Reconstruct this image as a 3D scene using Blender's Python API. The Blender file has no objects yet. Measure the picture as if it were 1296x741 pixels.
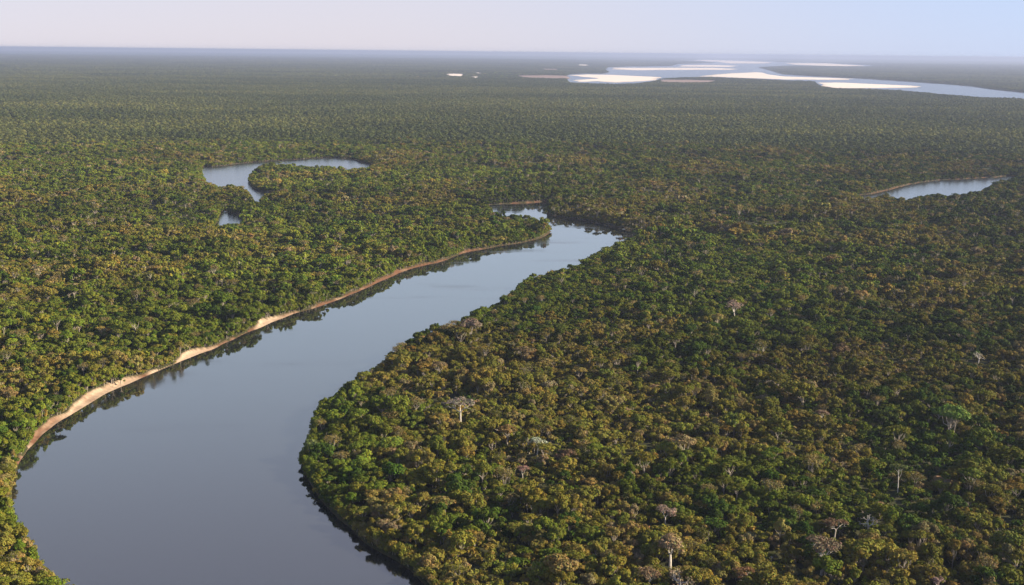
import bpy, math
import numpy as np
from math import radians, sin, cos, atan2, pi

# ------------------------------------------------------------------ camera, sky, sun, exposure
H = 240.0                                   # flying height in metres
F = 1564.0                                  # focal length in pixels of a 1296 px wide frame
PITCH = radians(11.01)
ROLL = radians(0.60)
C = bpy.context.scene.collection
sc = bpy.context.scene

fwd = np.array([0, cos(PITCH), -sin(PITCH)])
up0 = np.array([0, sin(PITCH), cos(PITCH)])
rt0 = np.array([1.0, 0, 0])
rt = rt0 * cos(ROLL) + up0 * sin(ROLL)
up = -rt0 * sin(ROLL) + up0 * cos(ROLL)

from mathutils import Matrix
cam = bpy.data.cameras.new("camera")
cam.lens = 36.0 * F / 1296.0
cam.sensor_width = 36.0
cam.sensor_fit = 'HORIZONTAL'
cam.clip_start = 1.0
cam.clip_end = 400000.0
camo = bpy.data.objects.new("camera", cam)
C.objects.link(camo)
camo.matrix_world = Matrix(((rt[0], up[0], -fwd[0], 0), (rt[1], up[1], -fwd[1], 0), (rt[2], up[2], -fwd[2], H), (0, 0, 0, 1)))
sc.camera = camo

SUN_AZ = radians(94)                       # clockwise from the view direction (+Y)
SUN_EL = radians(24)
world = bpy.data.worlds.new("World")
sc.world = world
world.use_nodes = True
wn = world.node_tree
bg = wn.nodes["Background"]
sky = wn.nodes.new("ShaderNodeTexSky")
sky.sky_type = 'NISHITA'
sky.sun_disc = False
sky.sun_elevation = SUN_EL
sky.sun_rotation = SUN_AZ
sky.altitude = 300
sky.air_density = 1.0
sky.dust_density = 0.2
sky.ozone_density = 1.5
bg.inputs["Strength"].default_value = 0.05
tintn = wn.nodes.new("ShaderNodeMix")
tintn.data_type = 'RGBA'; tintn.blend_type = 'MULTIPLY'
tintn.inputs[0].default_value = 1.0
tintn.inputs[7].default_value = (0.86, 0.86, 1.22, 1)
wn.links.new(sky.outputs[0], tintn.inputs[6])
# thin high haze: the sky is washed towards an even pale lavender
washn = wn.nodes.new("ShaderNodeMix")
washn.data_type = 'RGBA'
wtc = wn.nodes.new("ShaderNodeTexCoord")
wsx = wn.nodes.new("ShaderNodeSeparateXYZ")
wn.links.new(wtc.outputs["Generated"], wsx.inputs[0])
def wrange(sock, a, b, c, d):
    m = wn.nodes.new("ShaderNodeMapRange"); m.interpolation_type = 'SMOOTHSTEP'
    for i, v in enumerate((a, b, c, d)): m.inputs[i + 1].default_value = v
    wn.links.new(sock, m.inputs[0]); return m.outputs[0]
side = wn.nodes.new("ShaderNodeMix"); side.data_type = 'RGBA'
side.inputs[6].default_value = (5.25, 5.05, 5.75, 1)      # pinkish white haze away from the sun
side.inputs[7].default_value = (3.7, 4.75, 6.9, 1)        # clearer blue towards the right
wn.links.new(wrange(wsx.outputs[0], -.15, .5, 0, 1), side.inputs[0])
high = wn.nodes.new("ShaderNodeMix"); high.data_type = 'RGBA'
high.inputs[7].default_value = (6.3, 7.5, 8.7, 1)         # bright band added above the frame to silver the water's reflection
wn.links.new(side.outputs[2], high.inputs[6])
wn.links.new(wrange(wsx.outputs[2], .05, .17, 0, 1), high.inputs[0])
zen = wn.nodes.new("ShaderNodeMix"); zen.data_type = 'RGBA'
zen.inputs[7].default_value = (4.3, 4.5, 5.5, 1)          # the added band dims higher up, for the nearer water
wn.links.new(high.outputs[2], zen.inputs[6])
wn.links.new(wrange(wsx.outputs[2], .19, .42, 0, 1), zen.inputs[0])
wn.links.new(zen.outputs[2], washn.inputs[7])
wn.links.new(wrange(wsx.outputs[2], .36, .7, .8, .08), washn.inputs[0])
wn.links.new(tintn.outputs[2], washn.inputs[6])
wn.links.new(washn.outputs[2], bg.inputs["Color"])

sl = bpy.data.lights.new("sun", 'SUN')
sl.energy = 5.0
sl.angle = radians(0.6)
sl.color = (1.0, 0.84, 0.62)
so = bpy.data.objects.new("sun", sl)
C.objects.link(so)
sdir = np.array([sin(SUN_AZ) * cos(SUN_EL), cos(SUN_AZ) * cos(SUN_EL), sin(SUN_EL)])
from mathutils import Vector
so.rotation_euler = Vector(sdir).to_track_quat('Z', 'Y').to_euler()
so.location = (600, 0, 500)

sc.view_settings.view_transform = 'Standard'
sc.view_settings.look = 'None'
sc.view_settings.exposure = 1.53
sc.view_settings.gamma = 1.0
sc.view_settings.use_curve_mapping = False
cy = sc.cycles
cy.max_bounces = 5
cy.diffuse_bounces = 1
cy.glossy_bounces = 3
cy.transmission_bounces = 2
cy.volume_bounces = 1
cy.transparent_max_bounces = 4
cy.use_denoising = True
cy.sample_clamp_indirect = 4.0
cy.caustics_reflective = False
cy.caustics_refractive = False

HAZE_DENSITY = 3.7e-5
HAZE_COLOR = (0.36, 0.43, 0.63, 1)
GROUND_R = 90000.0

# ------------------------------------------------------------------ helpers
rng = np.random.default_rng(7)

def unproj(x, y, z=0.0):
    """a pixel of the 1296 x 741 photograph -> the world point at height z"""
    d = fwd * F + rt * (x - 648.0) - up * (y - 370.5)
    t = (z - H) / min(d[2], -1e-3 * F)
    p = np.array([d[0] * t, d[1] * t])
    L = math.hypot(p[0], p[1])
    if L > 40000: p *= (40000 + (L - 40000) * .35) / L      # the last bars before the horizon
    return p

def proj(p):
    v = np.asarray(p, float) - np.array([0, 0, H])
    zc = v @ fwd
    return 648.0 + F * (v @ rt) / zc, 370.5 - F * (v @ up) / zc, zc

def _hash(ix, iy, seed):
    n = (ix.astype(np.int64) * 374761393 + iy.astype(np.int64) * 668265263 + seed * 1442695041) & 0xffffffff
    n = ((n ^ (n >> 13)) * 1274126177) & 0xffffffff
    n = (n ^ (n >> 16)) & 0xffffffff
    return n / 4294967295.0

def vnoise(x, y, seed=0):
    ix = np.floor(x); iy = np.floor(y)
    fx = x - ix; fy = y - iy
    fx = fx * fx * (3 - 2 * fx); fy = fy * fy * (3 - 2 * fy)
    a = _hash(ix, iy, seed); b = _hash(ix + 1, iy, seed)
    c = _hash(ix, iy + 1, seed); d = _hash(ix + 1, iy + 1, seed)
    return (a * (1 - fx) + b * fx) * (1 - fy) + (c * (1 - fx) + d * fx) * fy

def fbm(x, y, size, octs=4, seed=0):
    v = 0; amp = 0.5; tot = 0
    f = 1.0 / size
    for o in range(octs):
        v = v + amp * vnoise(x * f + 17.3 * o, y * f - 9.1 * o, seed + o)
        tot += amp; amp *= 0.5; f *= 2.03
    return v / tot

def mesh_obj(name, verts, faces, mats, parent=None, attrs=None, smooth=False, mat_idx=None, link=True):
    me = bpy.data.meshes.new(name)
    verts = np.asarray(verts, np.float32).reshape(-1, 3)
    me.vertices.add(len(verts))
    me.vertices.foreach_set("co", verts.ravel())
    if faces is not None and len(faces):
        if isinstance(faces, np.ndarray):
            k = faces.shape[1]
            tot = np.full(len(faces), k, np.int32)
            flat = faces.astype(np.int32).ravel()
        else:
            tot = np.array([len(f) for f in faces], np.int32)
            flat = np.concatenate([np.asarray(f, np.int32) for f in faces])
        me.loops.add(len(flat))
        me.loops.foreach_set("vertex_index", flat)
        me.polygons.add(len(tot))
        me.polygons.foreach_set("loop_start", np.concatenate([[0], np.cumsum(tot)[:-1]]).astype(np.int32))
        me.polygons.foreach_set("loop_total", tot)
        if mat_idx is not None:
            me.polygons.foreach_set("material_index", np.asarray(mat_idx, np.int32))
        me.polygons.foreach_set("use_smooth", np.full(len(tot), smooth, bool))
    for m in mats: me.materials.append(m)
    for (an, ty, dom, data) in (attrs or []):
        a = me.attributes.new(an, ty, dom)
        key = {'FLOAT': 'value', 'INT': 'value', 'FLOAT_VECTOR': 'vector', 'FLOAT_COLOR': 'color'}[ty]
        a.data.foreach_set(key, np.asarray(data, np.int32 if ty == 'INT' else np.float32).ravel())
    me.update(calc_edges=True)
    me.validate()
    o = bpy.data.objects.new(name, me)
    if link: C.objects.link(o)
    if parent is not None: o.parent = parent
    return o

def tag(o, label=None, cat=None, group=None, kind=None):
    if label: o["label"] = label
    if cat: o["category"] = cat
    if group: o["group"] = group
    if kind: o["kind"] = kind
    return o

# ------------------------------------------------------------------ water outlines
# every entry: photo x, y, height of the thing seen there, bank width, sandiness (1 pale sand, 0 red soil)
CAN = 10.5
T = lambda pts, w=0.4, s=0.0, z=CAN: [(x, y, z, w, s) for x, y in pts]

main = []
main += T([(300, 1000), (190, 860), (120, 790), (92, 755)], 0.4, 0, 4)
main += T([(66, 735), (46, 705), (32, 682), (20, 662)], 0.4, 0, 4)
main += [(14, 650, 0, 5, .6), (13, 636, 0, 5, .5), (16, 612, 0, 4, .2), (24, 588, 0, 4, .1), (41, 563, 0, 5, .3),
         (67, 540, 0, 9, .8), (101, 519.5, 0, 12, .9), (118, 509, 0, 11, .8), (135, 499, 0, 15, 1), (152, 491, 0, 16, 1),
         (169, 484, 0, 10, .8), (186, 476, 0, 6, .4), (202, 469, 0, 9, .7), (219, 462, 0, 7, .5), (236, 455, 0, 15, 1),
         (253, 448, 0, 15, 1), (270, 442, 0, 9, .5), (283, 435, 0, 6, .1), (297, 429, 0, 6, .2), (314, 421, 0, 4, 0), (331, 415, 0, 12, .9),
         (345, 408, 0, 13, 1), (358, 403, 0, 12, .9), (372, 398, 0, 8, .6), (385, 394, 0, 5, .1), (405, 388, 0, 9, .5), (419, 383, 0, 9, .4), (432, 378, 0, 8, .2),
         (456, 368, 0, 10, .1), (479, 358, 0, 10, 0), (499, 349, 0, 10, 0), (520, 341, 0, 10, 0), (543, 335, 0, 11, 0), (560, 331, 0, 10, 0),
         (574, 325, 0, 3, 0), (590, 320, 0, 9, 0), (610, 316, 0, 8, 0), (622, 314, 0, 1, 0), (634, 312, 0, .4, 0), (652, 309, 0, .4, 0),
         (668, 306, 0, .4, 0), (684, 302, 0, 3, 0), (694, 297, 0, 3, 0), (698, 291, 0, .4, 0)]
main += T([(697, 284), (688, 278.5), (676, 274.5), (664, 272.5), (650, 271), (638, 270.5), (626, 268)])
main += [(618, 261, 0, .4, 0), (632, 259, 0, 2, 0), (645, 258.5, 0, 12, 0), (655, 258, 0, 16, 0), (672, 257, 0, 16, 0), (690, 256, 0, 16, 0), (705, 255.5, 0, 14, 0),
         (700, 262, 0, 1, 0), (694, 268, 0, .4, 0), (698, 273, 0, .4, 0), (715, 276, 0, .4, 0), (735, 279, 0, .4, 0), (756, 282, 0, .4, 0),
         (775, 287, 0, .4, 0), (795, 291, 0, .4, 0), (812, 294, 0, .4, 0), (826, 297, 0, .4, 0)]
main += T([(822, 296), (808, 298), (793, 302), (772, 311), (750, 321), (729, 334), (702, 339), (682, 346), (665, 350), (651, 363),
           (638, 375), (624, 382), (607, 388.5), (594, 398), (567, 409), (543, 415.5), (513, 430), (499, 442), (482, 456), (459, 468.5),
           (435, 481.5), (425, 491), (404, 511), (394, 538), (386, 560)], .4, 0, 9)
main += [(383, 592, 0, .4, 0), (390, 610, 0, .4, 0), (408, 635, 0, .4, 0), (431, 658, 0, .4, 0), (454, 682, 0, .4, 0),
         (488, 704, 0, .4, 0), (514, 719, 0, .4, 0), (540, 742, 0, .4, 0), (600, 790, 0, .4, 0), (700, 860, 0, .4, 0), (800, 1000, 0, .4, 0)]

oxbow = [(256, 212.5, 0, .4, 0), (273, 211, 0, .4, 0), (290, 209.5, 0, .4, 0), (311, 206.5, 0, 3, 0), (330, 205, 0, .4, 0), (353, 203.5, 0, .4, 0),
         (384, 201.5, 0, .4, 0), (413, 200, 0, .4, 0), (442, 201.5, 0, .4, 0), (460, 206, 0, .4, 0), (473, 211, 0, .4, 0)]
oxbow += T([(461, 213), (448, 213.5), (428, 212), (415, 210), (400, 210.5), (384, 208.5), (363, 208.5), (349, 207.5), (334, 207.5), (324, 210.5), (318, 217)])
oxbow += [(316, 231, 0, .4, 0), (321, 238, 0, .4, 0), (332, 243, 0, 2, 0), (350, 245, 0, 3, .5), (342, 249, 3, .4, 0)]
oxbow += T([(331, 248), (330, 258), (326, 253), (316, 246), (312, 238), (303, 235.5), (290, 233), (280, 235), (272, 231.5), (264, 230), (258, 222)])
pond = [(282, 268, 0, .4, 0), (292, 270, 0, 3, 0), (305, 274.5, 0, 6, .5)] + T([(303, 279.5), (290, 283), (277, 285), (270, 282), (272, 275)])

lake = [(1085, 249, 0, 3, 0), (1102, 246, 0, 5, 0), (1120, 242, 0, 8, 0), (1138, 237.5, 0, 7, 0), (1155, 233.5, 0, 4, 0), (1180, 229.5, 0, 3, 0),
        (1206, 227.5, 0, 8, 0), (1235, 226.3, 0, 11, 0), (1258, 225, 0, 8, 0), (1282, 223, 0, 3, 0), (1288, 226, 3, .4, 0)]
lake += T([(1270, 228), (1260, 229), (1253, 234), (1244, 238), (1228, 243), (1209, 246.5), (1187, 248), (1169, 248), (1156, 249),
           (1142, 253), (1129, 248.5), (1114, 247), (1096, 250.5)])

big = T([(1700, 172), (1450, 140), (1296, 125.5), (1247, 124), (1196, 120), (1149, 115.5), (1095, 113), (1062, 112.5), (1037, 107.5), (1031, 103.3),
         (994, 102.3), (944, 100), (900, 98), (860, 98.5), (838, 99.5), (820, 104), (798, 106.3), (776, 107), (745, 106), (722, 105)])
big += [(714, 98, 0, 10, 0), (722, 94.5, 0, 10, 0), (740, 93.5, 0, 10, 0), (765, 93.5, 0, 10, 0), (771, 92, 0, 10, 0), (766, 89, 0, 10, 0), (770, 85.5, 0, 10, 0), (800, 84.5, 0, 10, 0),
        (850, 84, 0, 10, 0), (858, 81.5, 0, 10, 0), (905, 80, 0, 10, 0), (870, 75.5, 0, 10, 0), (885, 72.3, 0, 10, 0), (940, 74, 0, 10, 0), (985, 77.3, 0, 10, 0), (1050, 79.5, 0, 10, 0), (1100, 82.8, 0, 10, 0), (1110, 84.6, 0, 10, 0),
        (1070, 85, 0, 10, 0), (1000, 84, 0, 10, 0), (960, 86, 0, 10, 0), (975, 90, 0, 10, 0), (990, 94.5, 0, 10, 0), (1020, 96.5, 0, 10, 0), (1082, 99.5, 0, 10, 0), (1163, 104.8, 0, 10, 0), (1196, 107, 0, 10, 0), (1230, 110, 0, 10, 0),
        (1252, 113.2, 0, 10, 0), (1296, 118, 0, 10, 0), (1450, 128, 0, 10, 0), (1750, 148, 0, 10, 0)]

def outline(pts, jit=1.0, sub=6):
    xy = np.array([unproj(p[0], p[1], p[2]) for p in pts])
    ws = np.array([[.4 + (p[3] - .4) * (.46 if p[4] > .75 else .31), p[4]] for p in pts], float)
    n = len(xy); out = []; aw = []
    for i in range(n):
        p0, p1, p2, p3 = xy[i - 1], xy[i], xy[(i + 1) % n], xy[(i + 2) % n]
        for k in range(sub):
            t = k / sub
            q = 0.5 * (2 * p1 + (p2 - p0) * t + (2 * p0 - 5 * p1 + 4 * p2 - p3) * t * t + (3 * p1 - p0 - 3 * p2 + p3) * t ** 3)
            if jit == 0 or np.linalg.norm(p2 - p1) > 1500: q = p1 * (1 - t) + p2 * t
            out.append(q); aw.append(ws[i] * (1 - t) + ws[(i + 1) % n] * t)
    out = np.array(out); aw = np.array(aw)
    aw[:, 0] *= np.clip(.1 + 1.8 * fbm(out[:, 0], out[:, 1], 24, 3, 71), .35, 1.6)
    if jit:
        d = np.linalg.norm(out, axis=1)
        a = jit * np.clip(d / 900, 1, 6)
        out[:, 0] += a * 2.4 * (fbm(out[:, 0], out[:, 1], 28, 2, 5) - .5)
        out[:, 1] += a * 5.0 * (fbm(out[:, 0], out[:, 1], 28, 2, 9) - .5)
    return out, aw

WATERS = [outline(main), outline(oxbow), outline(pond, .4), outline(lake), outline(big, 0, 3)]

def poly_sd(P, poly, aw=None):
    """signed distance (negative inside) and the nearest edge's attributes"""
    n = len(P)
    sd = np.full(n, 1e6); at = np.zeros((n, 2))
    margin = 80 + 0.05 * np.linalg.norm(poly.mean(0))
    lo = poly.min(0) - margin; hi = poly.max(0) + margin
    idx = np.nonzero((P[:, 0] > lo[0]) & (P[:, 0] < hi[0]) & (P[:, 1] > lo[1]) & (P[:, 1] < hi[1]))[0]
    A = poly; B = np.roll(poly, -1, 0); E = B - A; L2 = (E ** 2).sum(1) + 1e-9
    for c in range(0, len(idx), 8000):
        ii = idx[c:c + 8000]; Q = P[ii]
        dx = Q[:, 0:1] - A[:, 0]; dy = Q[:, 1:2] - A[:, 1]
        t = np.clip((dx * E[:, 0] + dy * E[:, 1]) / L2, 0, 1)
        d2 = (dx - t * E[:, 0]) ** 2 + (dy - t * E[:, 1]) ** 2
        k = d2.argmin(1)
        d = np.sqrt(d2[np.arange(len(ii)), k])
        cond = (A[:, 1] > Q[:, 1:2]) != (B[:, 1] > Q[:, 1:2])
        with np.errstate(divide='ignore', invalid='ignore'):
            xi = A[:, 0] + (Q[:, 1:2] - A[:, 1]) * E[:, 0] / E[:, 1]
        inside = (np.sum(cond & (Q[:, 0:1] < xi), axis=1) % 2) == 1
        sd[ii] = np.where(inside, -d, d)
        if aw is not None:
            tk = t[np.arange(len(ii)), k][:, None]
            at[ii] = aw[k] * (1 - tk) + np.roll(aw, -1, 0)[k] * tk
    return sd, at

def shore(P):
    best = np.full(len(P), 1e6); bat = np.zeros((len(P), 2))
    for poly, aw in WATERS:
        sd, at = poly_sd(P, poly, aw)
        m = sd < best
        best[m] = sd[m]; bat[m] = at[m]
    return best, bat[:, 0], bat[:, 1]

# far sand bars and bare patches (photo outlines, at 12 km and beyond)
SANDS = {
 'sand_bar': [
  ([(718, 95.5), (740, 94.2), (776, 94.7), (818, 96.7), (838, 97.8), (832, 101.5), (798, 104.2), (776, 104.8), (757, 103), (729, 103.8), (724, 102), (757, 99)], 'wide pale sand bar at the left end of the far river'),
  ([(772, 88), (776, 85.8), (800, 86), (850, 86), (905, 86), (935, 87.3), (932, 88.6), (860, 88.6), (800, 89.2)], 'long thin pale sand bar above the wide bar at the left end of the far river'),
  ([(862, 82.6), (905, 82.4), (934, 83.6), (928, 84.9), (880, 84.6), (860, 84.4)], 'short thin sand strip just under the farthest pinkish sand bar'),
  ([(876, 75), (893, 73.6), (934, 75.3), (978, 78), (974, 80.6), (927, 80.6), (905, 77.8)], 'farthest pinkish sand bar close under the horizon'),
  ([(991, 79.8), (1048, 80.3), (1092, 83.2), (1096, 84.3), (1060, 84.2), (1001, 82)], 'thin pinkish sand streak right of the farthest bar close under the horizon'),
  ([(878, 96.8), (910, 93.4), (957, 91.2), (971, 94), (994, 97.2), (1082, 99.9), (1079, 101.5), (994, 100.8), (944, 98.9)], 'curved pale sand bar with a long thin tail in mid river'),
  ([(1036, 104.6), (1062, 104.4), (1112, 106.4), (1169, 109.2), (1166, 111), (1095, 112), (1048, 111.5), (1038, 108.8)], 'brightest long pale sand bar lying against the near bank of the far river'),
 ],
 'sand_patch': [
  ([(561, 94), (575, 93.6), (588, 94.2), (586, 96.7), (568, 96.2)], 'small pale sand patch alone in the far forest left of the river'),
  ([(597, 97.4), (606, 97.4), (605, 98.8), (598, 98.8)], 'tiny pale speck of sand just right of the lone sand patch'),
  ([(603, 92.4), (609, 92.4), (608, 93.6), (604, 93.6)], 'tiny pale speck of sand behind and right of the lone sand patch'),
  ([(685, 87.4), (706, 87.8), (704, 89), (688, 89)], 'thin pale sand sliver in the forest behind the reddish flat'),
  ([(733, 81.9), (745, 82.2), (743, 83.5), (735, 83.3)], 'tiny bright sand fleck near the horizon left of the far river'),
  ([(655, 96), (690, 95.5), (716, 96.5), (722, 99.5), (700, 99.4), (664, 98.6)], 'reddish bare earth flat at the left of the wide sand bar'),
  ([(834, 101.2), (870, 101.2), (905, 102.4), (900, 104.8), (862, 105), (836, 104)], 'dull reddish clearing at the right of the wide sand bar'),
 ]}
SANDP = []
for k in SANDS:
    for pts, lab in SANDS[k]:
        po, _ = outline([(x, y, 2, 0, 0) for x, y in pts], 0, 4)
        dp = np.linalg.norm(po, axis=1); am = np.clip(dp / 12000, .6, 2.5)
        po = po + np.column_stack([(fbm(po[:, 0], po[:, 1], 260, 3, 15) - .5) * 110 * am, (fbm(po[:, 0], po[:, 1], 260, 3, 16) - .5) * 260 * am * (dp < 20000)])
        SANDP.append((k, po, lab))

def sand_sd(P, ahead=1.0):
    P = P * ahead
    best = np.full(len(P), 1e6)
    for k, poly, lab in SANDP:
        sd, _ = poly_sd(P, poly)
        best = np.minimum(best, sd)
    return best

# ------------------------------------------------------------------ materials
def newmat(name):
    m = bpy.data.materials.new(name); m.use_nodes = True
    nt = m.node_tree
    return m, nt, nt.nodes["Principled BSDF"]

def N(nt, typ, **kw):
    n = nt.nodes.new(typ)
    for k, v in kw.items(): setattr(n, k, v)
    return n

def mixrgb(nt, a, b, fac, blend='MIX'):
    n = N(nt, "ShaderNodeMix", data_type='RGBA', blend_type=blend)
    for sock, v in ((n.inputs[0], fac), (n.inputs[6], a), (n.inputs[7], b)):
        if hasattr(v, "is_output"): nt.links.new(v, sock)
        else: sock.default_value = v if not isinstance(v, tuple) else (*v, 1)[:4]
    return n.outputs[2]

# leaves: colour of the tree (its own) times a small variation from clump to clump
def leafmat(name, transl=0.13, rough=0.6):
    m, nt, bs = newmat(name)
    ti = N(nt, "ShaderNodeAttribute", attribute_type='INSTANCER', attribute_name='tint')
    lv = N(nt, "ShaderNodeAttribute", attribute_type='GEOMETRY', attribute_name='lv')
    c = mixrgb(nt, ti.outputs["Color"], lv.outputs["Color"], 1.0, 'MULTIPLY')
    nt.links.new(c, bs.inputs["Base Color"])
    bs.inputs["Roughness"].default_value = rough
    bs.inputs["Specular IOR Level"].default_value = 0.03
    tr = N(nt, "ShaderNodeBsdfTranslucent")
    c2 = mixrgb(nt, c, (1.0, 1.0, 0.55), 1.0, 'MULTIPLY')
    nt.links.new(c2, tr.inputs["Color"])
    ms = N(nt, "ShaderNodeMixShader")
    ms.inputs[0].default_value = transl
    out = nt.nodes["Material Output"]
    nt.links.new(bs.outputs[0], ms.inputs[1]); nt.links.new(tr.outputs[0], ms.inputs[2])
    nt.links.new(ms.outputs[0], out.inputs["Surface"])
    return m
M_leaf = leafmat("foliage")

M_bark, nt, bs = newmat("bark")
no = N(nt, "ShaderNodeTexNoise"); no.inputs["Scale"].default_value = 1.5
geo = N(nt, "ShaderNodeTexCoord"); nt.links.new(geo.outputs["Object"], no.inputs["Vector"])
nt.links.new(mixrgb(nt, (.22, .18, .14), (.40, .36, .30), no.outputs[0]), bs.inputs["Base Color"])
bs.inputs["Roughness"].default_value = .85
M_pale, nt, bs = newmat("pale_bark")
no = N(nt, "ShaderNodeTexNoise"); no.inputs["Scale"].default_value = 2.0
geo = N(nt, "ShaderNodeTexCoord"); nt.links.new(geo.outputs["Object"], no.inputs["Vector"])
nt.links.new(mixrgb(nt, (.34, .30, .25), (.60, .56, .49), no.outputs[0]), bs.inputs["Base Color"])
bs.inputs["Roughness"].default_value = .8

# forest floor, red soil and pale sand on one land sheet
M_land, nt, bs = newmat("land")
sh = N(nt, "ShaderNodeAttribute", attribute_type='GEOMETRY', attribute_name='shore')
sep = N(nt, "ShaderNodeSeparateColor"); nt.links.new(sh.outputs["Color"], sep.inputs[0])
tc = N(nt, "ShaderNodeNewGeometry")
n1 = N(nt, "ShaderNodeTexNoise"); n1.inputs["Scale"].default_value = .12; n1.inputs["Detail"].default_value = 5
n2 = N(nt, "ShaderNodeTexNoise"); n2.inputs["Scale"].default_value = .004; n2.inputs["Detail"].default_value = 6
n3 = N(nt, "ShaderNodeTexNoise"); n3.inputs["Scale"].default_value = .35; n3.inputs["Detail"].default_value = 6; n3.inputs["Roughness"].default_value = .7
for n in (n1, n2, n3): nt.links.new(tc.outputs["Position"], n.inputs["Vector"])
floor = mixrgb(nt, (.020, .030, .010), (.055, .050, .022), n1.outputs[0])
canopy_far = mixrgb(nt, (.022, .034, .014), (.050, .060, .026), n2.outputs[0])
base = mixrgb(nt, floor, canopy_far, sep.outputs[2])
soil = mixrgb(nt, (.05, .028, .017), (.20, .10, .058), n3.outputs[0])
sand = mixrgb(nt, (.14, .09, .055), (.60, .47, .34), n3.outputs[0])
bank = mixrgb(nt, soil, sand, sep.outputs[1])
nt.links.new(mixrgb(nt, base, bank, sep.outputs[0]), bs.inputs["Base Color"])
bs.inputs["Roughness"].default_value = .95
bs.inputs["Specular IOR Level"].default_value = .1
bp = N(nt, "ShaderNodeBump"); bp.inputs["Strength"].default_value = .6; bp.inputs["Distance"].default_value = .5
nt.links.new(n3.outputs[0], bp.inputs["Height"]); nt.links.new(bp.outputs[0], bs.inputs["Normal"])

def sandmat(name, c1, c2):
    m, nt, bs = newmat(name)
    tc = N(nt, "ShaderNodeNewGeometry")
    n1 = N(nt, "ShaderNodeTexNoise"); n1.inputs["Scale"].default_value = .006; n1.inputs["Detail"].default_value = 5
    nt.links.new(tc.outputs["Position"], n1.inputs["Vector"])
    sx = N(nt, "ShaderNodeSeparateXYZ"); nt.links.new(tc.outputs["Position"], sx.inputs[0])
    wet = N(nt, "ShaderNodeMapRange"); wet.inputs[1].default_value = .3; wet.inputs[2].default_value = 1.8
    nt.links.new(sx.outputs[2], wet.inputs[0])
    n1.inputs["Roughness"].default_value = .7
    dry = mixrgb(nt, c1, c2, n1.outputs[0])
    nt.links.new(mixrgb(nt, tuple(.55 * v for v in c1), dry, wet.outputs[0]), bs.inputs["Base Color"])
    bs.inputs["Roughness"].default_value = .95
    return m
M_sand = sandmat("pale_sand", (.55, .47, .39), (.78, .70, .61))
M_red = sandmat("reddish_earth", (.13, .085, .065), (.24, .16, .12))

# river water: murky and nearly still, with ruffled patches
M_water, nt, bs = newmat("river_water")
tc = N(nt, "ShaderNodeNewGeometry")
mp = N(nt, "ShaderNodeMapping"); mp.inputs["Scale"].default_value = (.5, .10, .5)
mp.inputs["Rotation"].default_value = (0, 0, radians(-80))
nt.links.new(tc.outputs["Position"], mp.inputs["Vector"])
w1 = N(nt, "ShaderNodeTexNoise"); w1.inputs["Scale"].default_value = .8; w1.inputs["Detail"].default_value = 3
nt.links.new(mp.outputs[0], w1.inputs["Vector"])
mp2 = N(nt, "ShaderNodeMapping"); mp2.inputs["Scale"].default_value = (.006, .022, .01); mp2.inputs["Rotation"].default_value = (0, 0, radians(6))
nt.links.new(tc.outputs["Position"], mp2.inputs["Vector"])
w2 = N(nt, "ShaderNodeTexNoise"); w2.inputs["Scale"].default_value = 1.0; w2.inputs["Detail"].default_value = 4; w2.inputs["Roughness"].default_value = .55
nt.links.new(mp2.outputs[0], w2.inputs["Vector"])
rmp = N(nt, "ShaderNodeMapRange"); rmp.inputs[1].default_value = .52; rmp.inputs[2].default_value = .68
rmp.inputs[3].default_value = .03; rmp.inputs[4].default_value = .20
nt.links.new(w2.outputs[0], rmp.inputs[0])
nt.links.new(rmp.outputs[0], bs.inputs["Roughness"])
bs.inputs["Base Color"].default_value = (.012, .014, .014, 1)
bs.inputs["IOR"].default_value = 1.85
bs.inputs["Specular IOR Level"].default_value = 1.0
bp = N(nt, "ShaderNodeBump"); bp.inputs["Strength"].default_value = .35; bp.inputs["Distance"].default_value = .07
nt.links.new(w1.outputs[0], bp.inputs["Height"]); nt.links.new(bp.outputs[0], bs.inputs["Normal"])

# ------------------------------------------------------------------ land and water sheets
az = np.concatenate([np.linspace(-180, -34, 40)[:-1], np.linspace(-34, 34, 1250), np.linspace(34, 180, 40)[1:-1]])
azr = np.radians(az)
inv = np.linspace(1 / 400.0, 1 / GROUND_R, 900)
dist = np.concatenate([[0.5, 60, 150, 250, 330, 370], 1 / inv])
DD, AA = np.meshgrid(dist, azr, indexing='ij')
gx = DD * np.sin(AA); gy = DD * np.cos(AA)
P = np.stack([gx.ravel(), gy.ravel()], 1)
sd, bw, bsand = shore(P)

def land_height(sd, bw, P):
    w = np.maximum(bw, .8)
    t = sd / w
    z = np.where(sd < 0, np.maximum(sd * .35, -2.5), np.where(t < 1, t * np.minimum(1.3, .4 + w * .09) + np.clip(t - .75, 0, 1) * 4 * 1.6 * np.minimum(1, w / 5), 0))
    top = np.minimum(1.3, .4 + w * .09) + 1.6 * np.minimum(1, w / 5)
    z = np.where(t >= 1, np.minimum(top + (sd - w) * .1, 3.0), z)
    far = np.clip((np.linalg.norm(P, axis=1) - 5000) / 3000, 0, 1)
    return np.where(sd < 0, z, z * (1 - far) + np.minimum(sd * .05, 3.0) * far)
gz = land_height(sd, bw, P)
rad = np.linalg.norm(P, axis=1)
wn_ = bw * (1.0 + 0.7 * (fbm(P[:, 0], P[:, 1], 14, 3, 31) - .5))
isbank = np.clip((wn_ + 1.0 - sd) / 1.5, 0, 1) * (bw > 1.5) * (rad < 6000)
isbank = np.where((sd < 0) & (rad < 6000), np.clip(1 + sd / 6, 0, 1), isbank)
sandy = np.clip(bsand * 1.1 - .2 + 1.8 * (fbm(P[:, 0], P[:, 1], 11, 3, 3) - .5), 0, 1)
farc = np.clip((rad - 9000) / 6000, 0, 1)
nr, nc = DD.shape
I = np.arange(nr * nc).reshape(nr, nc)
a = I[:-1, :]; b = I[1:, :]
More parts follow.
